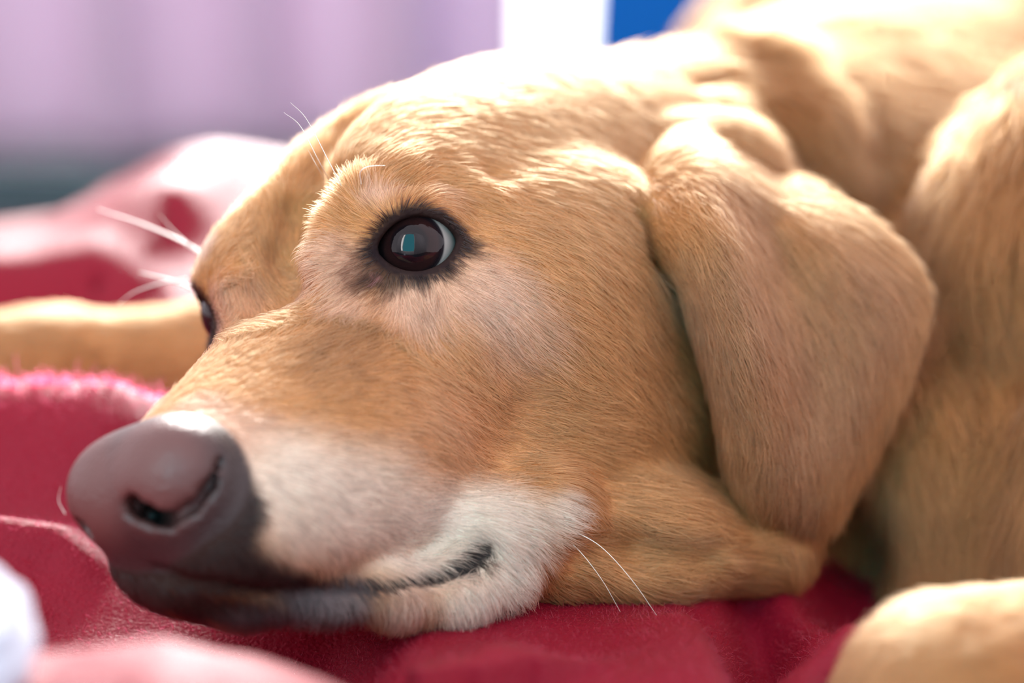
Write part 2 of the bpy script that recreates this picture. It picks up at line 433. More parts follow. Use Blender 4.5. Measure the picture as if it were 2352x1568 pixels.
# ---- near ear: a folded flap hanging over the cheek
spath([(1440, 465, .25), (1490, 560, .45), (1560, 655, .6), (1615, 770, .6), (1650, 900, .6), (1680, 1040, .55)], .5, True, .3)
fld.ell(P(1615, 385, 66.2), (2.0, 1.6, 1.5), k=1.0)
EAR = np.array([
    [(1500, 360, 66), (1500, 345, 66), (1560, 315, 66), (1640, 330, 67), (1700, 350, 68), (1740, 390, 69)],
    [(1462, 450, 63.4), (1492, 425, 62.4), (1570, 400, 61.7), (1660, 420, 62.6), (1740, 440, 64), (1800, 435, 65.5)],
    [(1495, 545, 61.35), (1535, 520, 60.00), (1620, 510, 59.50), (1730, 540, 61.60), (1830, 520, 62.20), (1930, 500, 64.00)],
    [(1570, 648, 60.55), (1602, 635, 59.30), (1670, 640, 58.90), (1780, 640, 61.20), (1920, 610, 61.70), (2040, 580, 63.60)],
    [(1630, 785, 60.25), (1645, 780, 59.10), (1710, 780, 58.70), (1820, 760, 60.80), (1980, 720, 61.50), (2095, 690, 63.00)],
    [(1668, 925, 60.25), (1677, 920, 59.30), (1740, 910, 59.00), (1840, 890, 60.50), (1970, 860, 61.40), (2070, 840, 62.80)],
    [(1693, 1055, 60.45), (1700, 1050, 59.70), (1760, 1040, 59.40), (1840, 1020, 60.20), (1940, 1000, 61.40), (2012, 970, 62.60)],
    [(1732, 1150, 60.75), (1738, 1148, 60.20), (1780, 1140, 60.00), (1840, 1130, 60.50), (1905, 1110, 61.40), (1955, 1085, 62.30)],
    [(1815, 1200, 61.6), (1822, 1203, 61.4), (1845, 1207, 61.3), (1865, 1205, 61.4), (1885, 1195, 61.7), (1915, 1170, 62)]], float)
def catmull(a, n):
    """resample an array along axis 0 to n points per span"""
    p = np.concatenate([[2 * a[0] - a[1]], a, [2 * a[-1] - a[-2]]])
    t = np.linspace(0, 1, n, endpoint=False).reshape([-1] + [1] * (a.ndim - 1)); out = []
    for i in range(len(a) - 1):
        p0, p1, p2, p3 = p[i:i + 4]
        out.append(.5 * (2 * p1 + (p2 - p0) * t + (2 * p0 - 5 * p1 + 4 * p2 - p3) * t ** 2 + (3 * p1 - p0 - 3 * p2 + p3) * t ** 3))
    return np.concatenate(out + [a[-1:]])
ear3 = np.array([[P(*c) for c in row] for row in EAR])
ear3 = catmull(ear3, 14); ear3 = catmull(ear3.transpose(1, 0, 2), 14).transpose(1, 0, 2)
ear_rad = np.broadcast_to(np.linspace(.42, .26, ear3.shape[0])[:, None], ear3.shape[:2]).ravel()
fld.sheet(ear3.reshape(-1, 3), ear_rad, .22)
# far ear, seen only from the side: a simple hanging flap
far = to_head(ear3.reshape(-1, 3)) * (1, -1, 1)
far = far[::2]
fld.sheet(np.array(HO + far @ HM.T), ear_rad[::2] + .06, .3)
fld.d = np.maximum(fld.d, (-3.9 - fld.ax[2]).reshape(1, 1, -1))           # flattened where it lies on the bed
verts, quads = fld.surface()
dog_me = mesh_np('dog', verts * .01, quads)
dog = new_obj('dog', dog_me)
tag(dog, 'golden tan dog lying with its head resting on the red blanket', 'dog')


# ================================================================== bed and blanket (centimetres)
gx = np.arange(-46, 62, .22); gy = np.concatenate([np.arange(33, 78, .22), np.arange(78, 128, .4)])
bx, by = np.meshgrid(gx, gy, indexing='ij')
def ridge(pts, front, back, power=2.0):
    """fold along a polyline of (x, y, height): width `front` on the side towards the viewer, `back` beyond"""
    pts = np.array(pts, float); best = np.full(bx.shape, 1e9); hh = np.zeros(bx.shape)
    for a, b in zip(pts[:-1], pts[1:]):
        ab = b[:2] - a[:2]; L = np.hypot(*ab)
        t = np.clip(((bx - a[0]) * ab[0] + (by - a[1]) * ab[1]) / L ** 2, 0, 1)
        ex = bx - a[0] - t * ab[0]; ey = by - a[1] - t * ab[1]
        side = (ab[0] * (by - a[1]) - ab[1] * (bx - a[0])) / L      # >0: left of the direction of travel
        e = np.hypot(ex, ey); w = np.where(side > 0, back, front)
        q = e / w; m = q < best
        best = np.where(m, q, best); hh = np.where(m, a[2] + (b[2] - a[2]) * t, hh)
    return hh * np.exp(-best ** power)
def gp(px, py, z):
    g = ground(px, py, z); return (g[0], g[1], z)
bz = -.35 * np.ones(bx.shape)
bz -= .9 * smooth(-2, 6, bx) * smooth(66, 52, by) + 2.2 * smooth(59, 51, by) * smooth(44, 49, by) * smooth(-2, -5, bx)
bz -= 3.0 * smooth(6.5, 10, bx) * smooth(53, 58, by) * smooth(95, 85, by)      # hollow under the weight of the chest
FOLDS = [
    ([gp(-500, 800, 3.0), gp(0, 843, 3.0), gp(250, 855, 2.9), gp(400, 900, 2.3), gp(520, 985, .9)], 3.2, 1.3, 2.2),
    ([gp(-400, 1130, .9), gp(0, 1152, 1.0), (gp(120, 1165, .9)), gp(200, 1215, .5), gp(250, 1260, .1)], .75, .9, 2),
    ([gp(-500, 1290, .9), gp(-60, 1285, .7), gp(60, 1330, .3)], 2.5, 2.0, 2),
    ([gp(-300, 1500, 3.6), gp(120, 1470, 4.3), gp(400, 1432, 4.8), gp(620, 1470, 3.6), gp(800, 1560, 2.0), gp(900, 1680, .5)], 6, 2.2, 3),
    ([gp(-400, 585, 2.6), gp(0, 580, 2.6), gp(200, 577, 2.5), gp(330, 615, 2.1), gp(450, 690, 1.2), gp(700, 740, .6)], 2.4, 8.0, 2),
    ([gp(-300, 560, .2), gp(110, 510, .8), gp(250, 430, 2.4), gp(400, 392, 3.0), gp(720, 372, 3.2), gp(1100, 360, 3.2)], 9.0, 6.0, 2),
    ([gp(400, 545, 2.0), gp(520, 470, 1.2), gp(700, 440, .8)], 2.2, 3.5, 2),
    ([gp(1600, 1330, 1.0), gp(1655, 1450, 1.9), gp(1665, 1600, 2.2)], 2.0, .5, 2),
    ([gp(1720, 1330, -1.2), gp(1752, 1450, -1.7), gp(1765, 1600, -1.5)], .8, .8, 2),
    ([gp(1960, 1320, 1.9), gp(1860, 1420, 1.3), gp(1830, 1600, 1.0)], 1.0, 1.2, 2),
    ([gp(700, 1480, .2), gp(1000, 1520, .5), gp(1350, 1545, .5)], 1.4, 1.6, 2)]
for pts, fr, bk, pw in FOLDS:
    bz = bz + ridge(pts, fr, bk, pw)
q3 = np.stack([bx.ravel(), by.ravel(), 0 * bx.ravel()], 1)
bz = bz + (.16 * vnoise(q3, .28, 1) + .06 * vnoise(q3, .9, 2) + .012 * vnoise(q3, 4, 3)).reshape(bx.shape)
edge = 98 + 12 * smooth(-22, -8, bx) + 1.5 * np.sin(bx * .3)
bz = bz - 26 * smooth(0, 9, by - edge)
# the cloth is pressed down by whatever of the dog lies on it
low = np.where((fld.d < 0).any(2), fld.ax[2][np.argmax(fld.d < 0, axis=2)], 99.)
ix = np.clip(np.searchsorted(fld.ax[0], bx), 0, len(fld.ax[0]) - 1); iy = np.clip(np.searchsorted(fld.ax[1], by), 0, len(fld.ax[1]) - 1)
inside = (bx > fld.ax[0][0]) & (bx < fld.ax[0][-1]) & (by > fld.ax[1][0]) & (by < fld.ax[1][-1])
bz = np.where(inside, np.minimum(bz, low[ix, iy] + .12), bz)
bl_v = np.stack([bx, by, bz], -1).reshape(-1, 3)
ii = np.arange(bl_v.shape[0]).reshape(bx.shape)
bl_f = np.stack([ii[:-1, :-1], ii[1:, :-1], ii[1:, 1:], ii[:-1, 1:]], -1).reshape(-1, 4)
M_red, nt, b = mat_new('red_fleece')
n1 = nt.nodes.new('ShaderNodeTexNoise'); n1.inputs['Scale'].default_value = 900; n1.inputs['Detail'].default_value = 4
n2 = nt.nodes.new('ShaderNodeTexNoise'); n2.inputs['Scale'].default_value = 45; n2.inputs['Detail'].default_value = 3
tc = nt.nodes.new('ShaderNodeTexCoord')
for n in (n1, n2): nt.links.new(tc.outputs['Object'], n.inputs['Vector'])
mx = nt.nodes.new('ShaderNodeMix'); mx.data_type = 'RGBA'; mx.inputs[6].default_value = (.155, .0018, .0105, 1); mx.inputs[7].default_value = (.235, .0036, .0175, 1)
ad = nt.nodes.new('ShaderNodeMath'); ad.operation = 'MULTIPLY_ADD'; ad.inputs[1].default_value = .5; ad.inputs[2].default_value = 0
nt.links.new(n1.outputs['Fac'], ad.inputs[0])
ad2 = nt.nodes.new('ShaderNodeMath'); ad2.operation = 'MULTIPLY_ADD'; ad2.inputs[1].default_value = .5
nt.links.new(n2.outputs['Fac'], ad2.inputs[0]); nt.links.new(ad.outputs[0], ad2.inputs[2])
nt.links.new(ad2.outputs[0], mx.inputs[0]); nt.links.new(mx.outputs[2], b.inputs['Base Color'])
bp = nt.nodes.new('ShaderNodeBump'); bp.inputs['Strength'].default_value = .5; bp.inputs['Distance'].default_value = .0015
nt.links.new(n1.outputs['Fac'], bp.inputs['Height']); nt.links.new(bp.outputs[0], b.inputs['Normal'])
b.inputs['Roughness'].default_value = .52; b.inputs['Specular IOR Level'].default_value = .30; b.inputs['Specular Tint'].default_value = (1, .5, .58, 1)
b.inputs['Sheen Weight'].default_value = 0; b.inputs['Sheen Roughness'].default_value = .28; b.inputs['Sheen Tint'].default_value = (1, .45, .55, 1)
blanket = new_obj('blanket', mesh_np('blanket', bl_v * .01, bl_f), None, M_red)
tag(blanket, 'rumpled red fleece blanket lying under the dog', 'blanket')
mattress = new_obj('mattress', box_me('mattress', (-.44, .36, FZ), (.58, .93, -.065)), None, noise_mat('mattress_cloth', (.5, .5, .52), (.58, .58, .6), 40))
bv = mattress.modifiers.new('rounded', 'BEVEL'); bv.width = .03; bv.segments = 4
tag(mattress, 'low mattress hidden under the red blanket', 'mattress')

# soft pile of the fleece, only where the lens can see it
nq = int(FUR * 60000)
fx = bl_v[bl_f].mean(1); fpx, fpy, fd = project(fx)
fe1 = bl_v[bl_f[:, 1]] - bl_v[bl_f[:, 0]]; fe2 = bl_v[bl_f[:, 3]] - bl_v[bl_f[:, 0]]
fn = np.cross(fe1, fe2); fa = np.linalg.norm(fn, axis=1); fn = nrm(fn)
pw = fa * ((fpx > -120) & (fpx < W + 120) & (fpy > 250) & (fpy < H + 120)) * (fd < 74) * (fd > 47) * (fx[:, 2] > -6)
bi = rng.choice(len(bl_f), nq, p=pw / pw.sum())
q0 = bl_v[bl_f[bi, 0]] + fe1[bi] * rng.random((nq, 1)) + fe2[bi] * rng.random((nq, 1))
pn = nrm(fn[bi] + .55 * rng.normal(size=(nq, 3)))
pl = rng.uniform(.06, .17, nq) * np.where(fd[bi] < 66, 1, 2.4)
sg = np.linspace(0, 1, 3)[None, :, None]
curl = .4 * rng.normal(size=(nq, 1, 3))
pq = q0[:, None, :] - fn[bi][:, None, :] * .02 + pl[:, None, None] * (pn[:, None, :] * sg + curl * sg * sg)
pile = bpy.data.hair_curves.new('fleece_pile'); pile.add_curves([3] * nq)
pile.attributes['position'].data.foreach_set('vector', (pq * .01).astype(np.float32).ravel())
ra = pile.attributes.get('radius') or pile.attributes.new('radius', 'FLOAT', 'POINT')
ra.data.foreach_set('value', (np.where(fd[bi] < 66, .007, .016)[:, None] * np.array([[1, .8, .4]]) * .01).astype(np.float32).ravel())
M_pile = bpy.data.materials.new('fleece_fibre'); M_pile.use_nodes = True; nt = M_pile.node_tree; nt.nodes.clear()
ph = nt.nodes.new('ShaderNodeBsdfHairPrincipled'); ph.parametrization = 'COLOR'; ph.inputs['Color'].default_value = (.38, .008, .024, 1); ph.inputs['IOR'].default_value = 1.3
ph.inputs['Roughness'].default_value = .5; ph.inputs['Radial Roughness'].default_value = .6
ou = nt.nodes.new('ShaderNodeOutputMaterial'); nt.links.new(ph.outputs[0], ou.inputs[0])
po = new_obj('fleece_pile', pile, blanket, M_pile); po['kind'] = 'stuff'

# pale cloth lying bunched up at the near end of the blanket
th, ph_ = np.meshgrid(np.linspace(0, math.pi, 40), np.linspace(0, 2 * math.pi, 60, endpoint=False), indexing='ij')
cv = np.stack([np.sin(th) * np.cos(ph_), np.sin(th) * np.sin(ph_), np.cos(th)], -1).reshape(-1, 3)
cc = P(-95, 1500, 41)
cr_ = 1 + .10 * vnoise(cv * 3, 1, 31) + .05 * np.sin(cv[:, 0] * 9 + cv[:, 2] * 14) * np.sin(th.ravel())
cv = cc + cv * cr_[:, None] * np.array((1.25, 2.6, 1.5))
ci = np.arange(40 * 60).reshape(40, 60); cj = np.roll(ci, -1, 1)
cf = np.stack([ci[:-1], ci[1:], cj[1:], cj[:-1]], -1).reshape(-1, 4)
tag(new_obj('cloth', mesh_np('cloth', cv * .01, cf), None, cloth_mat('pale_cotton', (.62, .68, .78), .2)), 'bunched pale bluish white cloth lying on the red blanket', 'cloth')

# ================================================================== coat colours and markings, laid out over the body
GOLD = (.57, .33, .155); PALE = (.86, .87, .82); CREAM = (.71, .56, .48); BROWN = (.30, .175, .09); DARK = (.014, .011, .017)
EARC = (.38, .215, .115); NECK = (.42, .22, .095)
SPOTS = [  # px, py, radius cm, colour, strength
    (1100, 900, 2.0, (.64, .37, .20), .6), (1000, 1030, 1.7, (.66, .42, .26), .6),
    (700, 1140, 1.7, PALE, .8), (850, 1170, 1.6, PALE, .75), (960, 1230, 1.5, PALE, .9), (1120, 1200, 1.2, PALE, .85), (1210, 1230, 1.0, PALE, .7), (1290, 1170, .6, PALE, .8), (620, 1070, 1.1, PALE, .4), (540, 980, .9, CREAM, .6),
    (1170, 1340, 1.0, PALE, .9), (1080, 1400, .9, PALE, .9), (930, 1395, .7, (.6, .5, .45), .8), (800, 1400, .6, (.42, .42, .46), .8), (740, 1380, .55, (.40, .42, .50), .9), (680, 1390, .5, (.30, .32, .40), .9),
    (790, 790, 1.2, BROWN, .75), (730, 850, 1.1, BROWN, .45), (850, 870, 1.2, (.48, .27, .13), .5), (560, 900, .8, (.55, .32, .16), .5), (440, 940, .7, CREAM, .5),  # browner patch at the root of the muzzle, thinning along the bridge
    (960, 700, 1.0, CREAM, .75), (1110, 660, 1.1, CREAM, .7), (1180, 740, 1.2, CREAM, .5), (770, 600, .8, CREAM, .8), (800, 700, .7, CREAM, .6), (870, 450, .5, CREAM, .7), (1000, 440, .5, (.70, .46, .28), .6),
    (600, 640, 1.4, (.62, .37, .19), .7), (560, 700, .8, (.55, .33, .24), .6),
    (1700, 480, 1.8, EARC, .8), (1700, 700, 2.2, EARC, .9), (1780, 900, 2.2, EARC, .9), (1950, 700, 2.2, EARC, .9), (1900, 900, 2.0, EARC, .9), (1800, 1080, 1.5, EARC, .9), (1850, 1180, 1.0, EARC, .9),
    # dark skin and hair round the eye
    (845, 600, .5, (.20, .11, .09), .6), (820, 640, .45, (.20, .12, .10), .6), (865, 640, .38, DARK, .8), (850, 585, .3, DARK, .6), (905, 655, .34, DARK, .7), (970, 648, .26, DARK, .7), (1030, 625, .24, DARK, .6), (1080, 575, .28, DARK, .75), (1095, 560, .2, DARK, .7), (930, 500, .3, DARK, .35), (830, 660, .3, DARK, .35), (880, 680, .25, DARK, .45), (865, 640, .12, (.25, .13, .14), .9),
]
spk = np.random.default_rng(3)
for i in range(34):                                                   # whisker spots on the muzzle
    SPOTS.append((spk.uniform(600, 900), spk.uniform(1060, 1280), spk.uniform(.07, .13), (.16, .12, .13), spk.uniform(.15, .4)))
DARKLINES = [  # dark hair and skin along the lips and beside the nose: (px, py, half width cm)
    [(300, 1270, .55), (430, 1310, .75), (560, 1325, .72), (660, 1335, .45), (760, 1342, .2)],
    [(740, 1345, .2), (900, 1345, .14), (1010, 1323, .17), (1070, 1295, .30), (1104, 1264, .31)],
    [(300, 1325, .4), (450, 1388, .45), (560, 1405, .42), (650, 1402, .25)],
    [(490, 1000, .2), (540, 1085, .36), (550, 1170, .5), (520, 1250, .6), (450, 1290, .6)]]
dark_seg = [(surf(*a[:2]), surf(*b_[:2]), a[2], b_[2]) for ln in DARKLINES for a, b_ in zip(ln[:-1], ln[1:])]
pink_p = surf(330, 1070)
spot_p = np.array([surf(s[0], s[1]) for s in SPOTS])
spot_h = to_head(spot_p)
def nose_mask(h):
    e1 = ((h[:, 0] - 8.9) / 1.35) ** 2 + (h[:, 1] / 2.15) ** 2 + ((h[:, 2] + 3.3) / 1.6) ** 2
    e2 = ((h[:, 0] - 9.1) / 1.05) ** 2 + ((np.abs(h[:, 1]) - 1.25) / 1.05) ** 2 + ((h[:, 2] + 2.95) / .98) ** 2
    return smooth(1.6, 1.38, np.minimum(e1, e2)) * smooth(8.0, 8.35, h[:, 0] + .25 * np.abs(h[:, 1]) - .12 * (h[:, 2] + 3))
def eye_ring(h):
    """distance in cm outside the lid opening (large away from the eyes)"""
    out = np.full(len(h), 9.0)
    for ec, g, hx, vy in EYES:
        q = h - ec
        x, y, z = q @ hx, q @ vy, q @ g
        A_, B_ = 1.04, .70; R_ = (A_ * A_ + B_ * B_) / (2 * B_)
        d = np.maximum(np.hypot(x, y - (R_ - B_)), np.hypot(x, y + (R_ - B_))) - R_
        out = np.where((z > 0) & (np.hypot(x, y) < 3), np.minimum(out, d), out)
    return out
def coat(p):
    h = to_head(p)
    col = np.tile(np.array(GOLD), (len(p), 1))
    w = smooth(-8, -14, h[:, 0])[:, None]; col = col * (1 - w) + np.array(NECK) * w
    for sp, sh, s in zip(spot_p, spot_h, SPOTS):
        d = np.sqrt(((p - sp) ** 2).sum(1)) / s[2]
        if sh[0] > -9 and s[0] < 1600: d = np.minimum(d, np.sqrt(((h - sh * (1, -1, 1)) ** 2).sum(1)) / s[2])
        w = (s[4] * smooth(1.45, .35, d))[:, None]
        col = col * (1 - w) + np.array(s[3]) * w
    best = np.full(len(p), 9.0)
    for a, b_, wa, wb in dark_seg:
        ab = b_ - a; t = np.clip(((p - a) @ ab) / (ab @ ab), 0, 1)
        d = np.sqrt(((p - a - t[:, None] * ab) ** 2).sum(1)); wd = wa + (wb - wa) * t
        best = np.minimum(best, d / wd)
        mh = h * (1, -1, 1); pm = HO + mh @ HM.T
        t = np.clip(((pm - a) @ ab) / (ab @ ab), 0, 1)
        best = np.minimum(best, np.sqrt(((pm - a - t[:, None] * ab) ** 2).sum(1)) / (wa + (wb - wa) * t))
    w = (.96 * smooth(1.6, .75, best))[:, None]; col = col * (1 - w) + np.array(DARK) * w
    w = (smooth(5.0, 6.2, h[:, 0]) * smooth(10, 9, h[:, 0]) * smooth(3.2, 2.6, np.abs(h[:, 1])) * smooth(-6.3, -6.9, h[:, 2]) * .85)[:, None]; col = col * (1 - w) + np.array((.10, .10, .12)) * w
    er = eye_ring(h)
    w = (.97 * smooth(.42, .17, er))[:, None]; col = col * (1 - w) + np.array(DARK) * w
    nm = nose_mask(h)
    # black nose leather with a pinker patch over the front
    pk = np.minimum(np.sqrt(((p - pink_p) ** 2).sum(1)), np.sqrt(((h - to_head(pink_p) * (1, -1, 1)) ** 2).sum(1)))
    wp = smooth(2.1, .9, pk)[:, None]
    nc = np.array((.030, .022, .025)) * (1 - wp) + np.array((.115, .06, .062)) * wp
    col = col * (1 - nm[:, None]) + nc * nm[:, None]
    col = col * np.array((.97, .74, .64))
    return np.clip(col, 0, 1), nm, er, h, nm

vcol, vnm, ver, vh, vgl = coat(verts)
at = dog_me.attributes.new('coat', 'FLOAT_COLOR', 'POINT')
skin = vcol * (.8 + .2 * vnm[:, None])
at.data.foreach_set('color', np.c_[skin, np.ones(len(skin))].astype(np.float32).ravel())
at = dog_me.attributes.new('bare', 'FLOAT', 'POINT'); at.data.foreach_set('value', vgl.astype(np.float32))
M_skin, nt, b = mat_new('dog_skin')
a1 = nt.nodes.new('ShaderNodeAttribute'); a1.attribute_name = 'coat'
a2 = nt.nodes.new('ShaderNodeAttribute'); a2.attribute_name = 'bare'
nt.links.new(a1.outputs['Color'], b.inputs['Base Color'])
mr = nt.nodes.new('ShaderNodeMapRange'); mr.inputs[3].default_value = .8; mr.inputs[4].default_value = .42
nt.links.new(a2.outputs['Fac'], mr.inputs[0]); nt.links.new(mr.outputs[0], b.inputs['Roughness'])
ms = nt.nodes.new('ShaderNodeMapRange'); ms.inputs[3].default_value = .06; ms.inputs[4].default_value = .4; nt.links.new(a2.outputs['Fac'], ms.inputs[0]); nt.links.new(ms.outputs[0], b.inputs['Specular IOR Level'])
vo = nt.nodes.new('ShaderNodeTexVoronoi'); vo.inputs['Scale'].default_value = 900
tc = nt.nodes.new('ShaderNodeTexCoord'); nt.links.new(tc.outputs['Object'], vo.inputs['Vector'])
bp = nt.nodes.new('ShaderNodeBump'); bp.inputs['Strength'].default_value = .35; bp.inputs['Distance'].default_value = .0006
nt.links.new(vo.outputs['Distance'], bp.inputs['Height']); nt.links.new(bp.outputs[0], b.inputs['Normal'])
dog_me.materials.append(M_skin)

# ================================================================== eyes
def eye_material():
    m, nt, b = mat_new('dog_eye')
    tc = nt.nodes.new('ShaderNodeTexCoord'); sx = nt.nodes.new('ShaderNodeSeparateXYZ'); nt.links.new(tc.outputs['Object'], sx.inputs[0])
    h1 = nt.nodes.new('ShaderNodeVectorMath'); h1.operation = 'MULTIPLY'; h1.inputs[1].default_value = (1, 1, 0); nt.links.new(tc.outputs['Object'], h1.inputs[0])
    ln = nt.nodes.new('ShaderNodeVectorMath'); ln.operation = 'LENGTH'; nt.links.new(h1.outputs[0], ln.inputs[0])
    mr = nt.nodes.new('ShaderNodeMapRange'); mr.inputs[2].default_value = .0112; nt.links.new(ln.outputs['Value'], mr.inputs[0])
    cr = nt.nodes.new('ShaderNodeValToRGB'); e = cr.color_ramp.elements
    e[0].position = 0; e[0].color = (.004, .004, .006, 1); e[1].position = .40; e[1].color = (.005, .003, .004, 1)
    for pos, c in ((.46, (.014, .005, .005)), (.62, (.020, .007, .007)), (.70, (.010, .006, .008)), (.745, (.02, .015, .018)), (.78, (.34, .29, .27)), (1.0, (.42, .36, .33))):
        x = e.new(pos); x.color = (*c, 1)
    nt.links.new(mr.outputs[0], cr.inputs[0]); nt.links.new(cr.outputs[0], b.inputs['Base Color'])
    b.inputs['Roughness'].default_value = .06; b.inputs['IOR'].default_value = 1.37
    b.inputs['Coat Weight'].default_value = 0
    return m
M_eye = eye_material()
for k, (ec, g, hx, vy) in enumerate(EYES):
    gaze = nrm(g + (-.20 if k == 0 else .1) * hx + .03 * vy)
    X = nrm(hx - gaze * (hx @ gaze)); Y = np.cross(gaze, X)
    nu, nv = 64, 40; v = []
    for j in range(nv + 1):
        t = math.pi * j / nv
        for i in range(nu):
            a = 2 * math.pi * i / nu
            r = EYE_R * (1 + .07 * float(smooth(.80, .2, t)))        # cornea stands proud
            v.append((r * math.sin(t) * math.cos(a), r * math.sin(t) * math.sin(a), r * math.cos(t)))
    f = [(j * nu + i, (j + 1) * nu + i, (j + 1) * nu + (i + 1) % nu, j * nu + (i + 1) % nu) for j in range(nv) for i in range(nu)]
    me = mesh_np('eyeball', np.array(v) * .01, f)
    o = new_obj('eyeball', me, dog, M_eye)
    R3 = HM @ np.stack([X, Y, gaze], 1)
    if np.linalg.det(R3) < 0: R3[:, 1] *= -1
    o.matrix_world = Matrix.Translation(Vector(HP(*ec) * .01)) @ Matrix(R3.tolist()).to_4x4()
    o['label'] = 'dark brown glossy eye with a sliver of white'

# ================================================================== fur
me = dog_me
me.calc_loop_triangles()
vn = np.zeros(len(verts) * 3, np.float32); me.vertices.foreach_get('normal', vn); vn = vn.reshape(-1, 3).astype(float)
tri = np.concatenate([quads[:, [0, 1, 2]], quads[:, [0, 2, 3]]])
pa, pb, pc = verts[tri[:, 0]], verts[tri[:, 1]], verts[tri[:, 2]]
area_t = .5 * np.linalg.norm(np.cross(pb - pa, pc - pa), axis=1)
cen = (pa + pb + pc) / 3
px, py, dep = project(cen)
tn = nrm(vn[tri].mean(1)); view = nrm(cam_pos - cen); facing = (tn * view).sum(1)
inframe = (px > -150) & (px < W + 150) & (py > -150) & (py < H + 150)
ch = to_head(cen)
is_head = smooth(-15, -11, ch[:, 0]) * (dep < 68)
dens = np.where(is_head > .5, 1500., 460.)
dens = dens * np.where(inframe, np.where(facing > -.25, 1, .12), .05)
dens = dens * np.where(cen[:, 2] < -1.5, .05, 1)
n_fur = int(FUR * 430000)
prob = area_t * dens; prob /= prob.sum()
ti = rng.choice(len(tri), n_fur, p=prob)
u1, u2 = rng.random(n_fur), rng.random(n_fur); sw = u1 + u2 > 1; u1[sw] = 1 - u1[sw]; u2[sw] = 1 - u2[sw]
root = pa[ti] + (pb[ti] - pa[ti]) * u1[:, None] + (pc[ti] - pa[ti]) * u2[:, None]
w0 = (1 - u1 - u2)[:, None]
rn = nrm(vn[tri[ti, 0]] * w0 + vn[tri[ti, 1]] * u1[:, None] + vn[tri[ti, 2]] * u2[:, None])
ANCH = [  # px, py, dx, dy (down positive), length cm, lift
    (1200, 230, 1, .1, .9, .2), (1000, 300, .95, .1, .8, .2), (1200, 380, 1, .38, .9, .16), (1350, 330, 1, .45, 1.0, .18), (1380, 560, .85, .55, 1.0, .16), (1200, 560, .9, .5, .8, .16),
    (1300, 800, .85, .55, 1.0, .16), (1500, 850, .8, .6, 1.1, .18), (1550, 1050, .9, .35, 1.1, .18), (1350, 1000, .95, .3, 1.0, .18), (1400, 1150, 1, .15, 1.1, .2), (1200, 960, .97, .25, .8, .2), (1050, 950, .95, .3, .7, .2), (1100, 780, .75, .65, .7, .2),
    (960, 690, .25, 1, .55, .25), (1080, 640, .75, .6, .55, .22), (870, 700, -.35, .95, .5, .25), (800, 640, -.9, .45, .45, .3), (770, 560, -.98, -.1, .45, .35), (790, 480, -.8, -.6, .5, .35), (850, 440, -.2, -1, .55, .3), (920, 420, .6, -.6, .6, .25), (1030, 420, 1, .05, .65, .22), (1110, 470, .85, .5, .65, .2), (1120, 560, .9, .35, .5, .2), (1000, 360, .9, -.2, .7, .2), (900, 370, .7, -.6, .65, .2),
    (715, 560, -1, -.1, .5, .5), (705, 630, -1, .1, .5, .5), (700, 690, -.9, .4, .45, .45), (745, 470, -.8, -.6, .5, .45), (660, 560, .05, -1, .5, .2), (640, 650, -.1, -1, .5, .2),
    (800, 790, .55, -.5, .5, .2), (700, 840, .8, -.5, .5, .18), (560, 900, .85, -.4, .4, .18), (420, 960, .8, -.45, .3, .18), (800, 950, .98, -.1, .55, .18), (650, 1000, .95, -.1, .45, .18), (900, 1080, 1, .15, .6, .18), (700, 1130, .95, .25, .5, .2), (850, 1220, .9, .35, .55, .2), (1020, 1200, .95, .25, .6, .2), (1180, 1180, .95, .2, .65, .25),
    (650, 1260, .7, .7, .5, .25), (800, 1310, .6, .75, .5, .25), (950, 1300, .75, .6, .5, .25), (1180, 1300, .7, .7, .65, .25), (1100, 1390, .3, .95, .6, .3), (950, 1400, .1, 1, .55, .3), (750, 1400, .0, 1, .45, .3), (500, 1330, .3, .9, .3, .2), (580, 1180, .8, .4, .35, .2),
    (1350, 1340, .8, .55, 1.0, .25), (1500, 1250, 1, .05, 1.1, .2), (1700, 1290, .9, .2, 1.2, .2),
    (600, 600, -.15, -1, .6, .2), (540, 680, -.4, -.9, .5, .25), (640, 520, .1, -1, .6, .2), (740, 450, .3, -.9, .6, .22), (800, 360, .6, -.7, .7, .2),
    (1600, 350, .7, .5, 1.0, .25), (1560, 450, .45, .85, .9, .14), (1650, 600, .35, .95, 1.0, .12), (1700, 850, .3, 1, 1.0, .12), (1780, 1050, .2, 1, .9, .12), (1850, 1180, .15, 1, .8, .12), (1850, 600, .5, .85, 1.0, .12), (2000, 620, .6, .8, 1.0, .14), (1950, 850, .15, 1, 1.0, .12), (1880, 1050, .05, 1, .9, .12), (2060, 750, .1, 1, .9, .15),
    (1500, 180, 1, .25, 1.6, .3), (1750, 110, .95, .3, 2.0, .3), (1800, 300, .6, .8, 1.8, .3), (2000, 300, .6, .8, 2.2, .25), (2200, 500, .5, .85, 2.4, .25), (2150, 800, .15, 1, 2.4, .25), (2050, 1100, .0, 1, 2.2, .25), (2300, 1100, .1, 1, 2.2, .25), (2250, 150, .8, .5, 2.4, .3),
    (2100, 1400, -.9, .3, 1.0, .2), (2300, 1450, -.95, .2, 1.0, .2), (2000, 1500, -.7, .7, .8, .2), (300, 740, -1, .1, .8, .2), (100, 780, -1, .1, .8, .2)]
ap = np.array([surf(a[0], a[1]) for a in ANCH])
ad = np.array([nrm(a[2] * cam_right - a[3] * cam_up) for a in ANCH]); al = np.array([a[4] for a in ANCH]); ali = np.array([a[5] for a in ANCH])
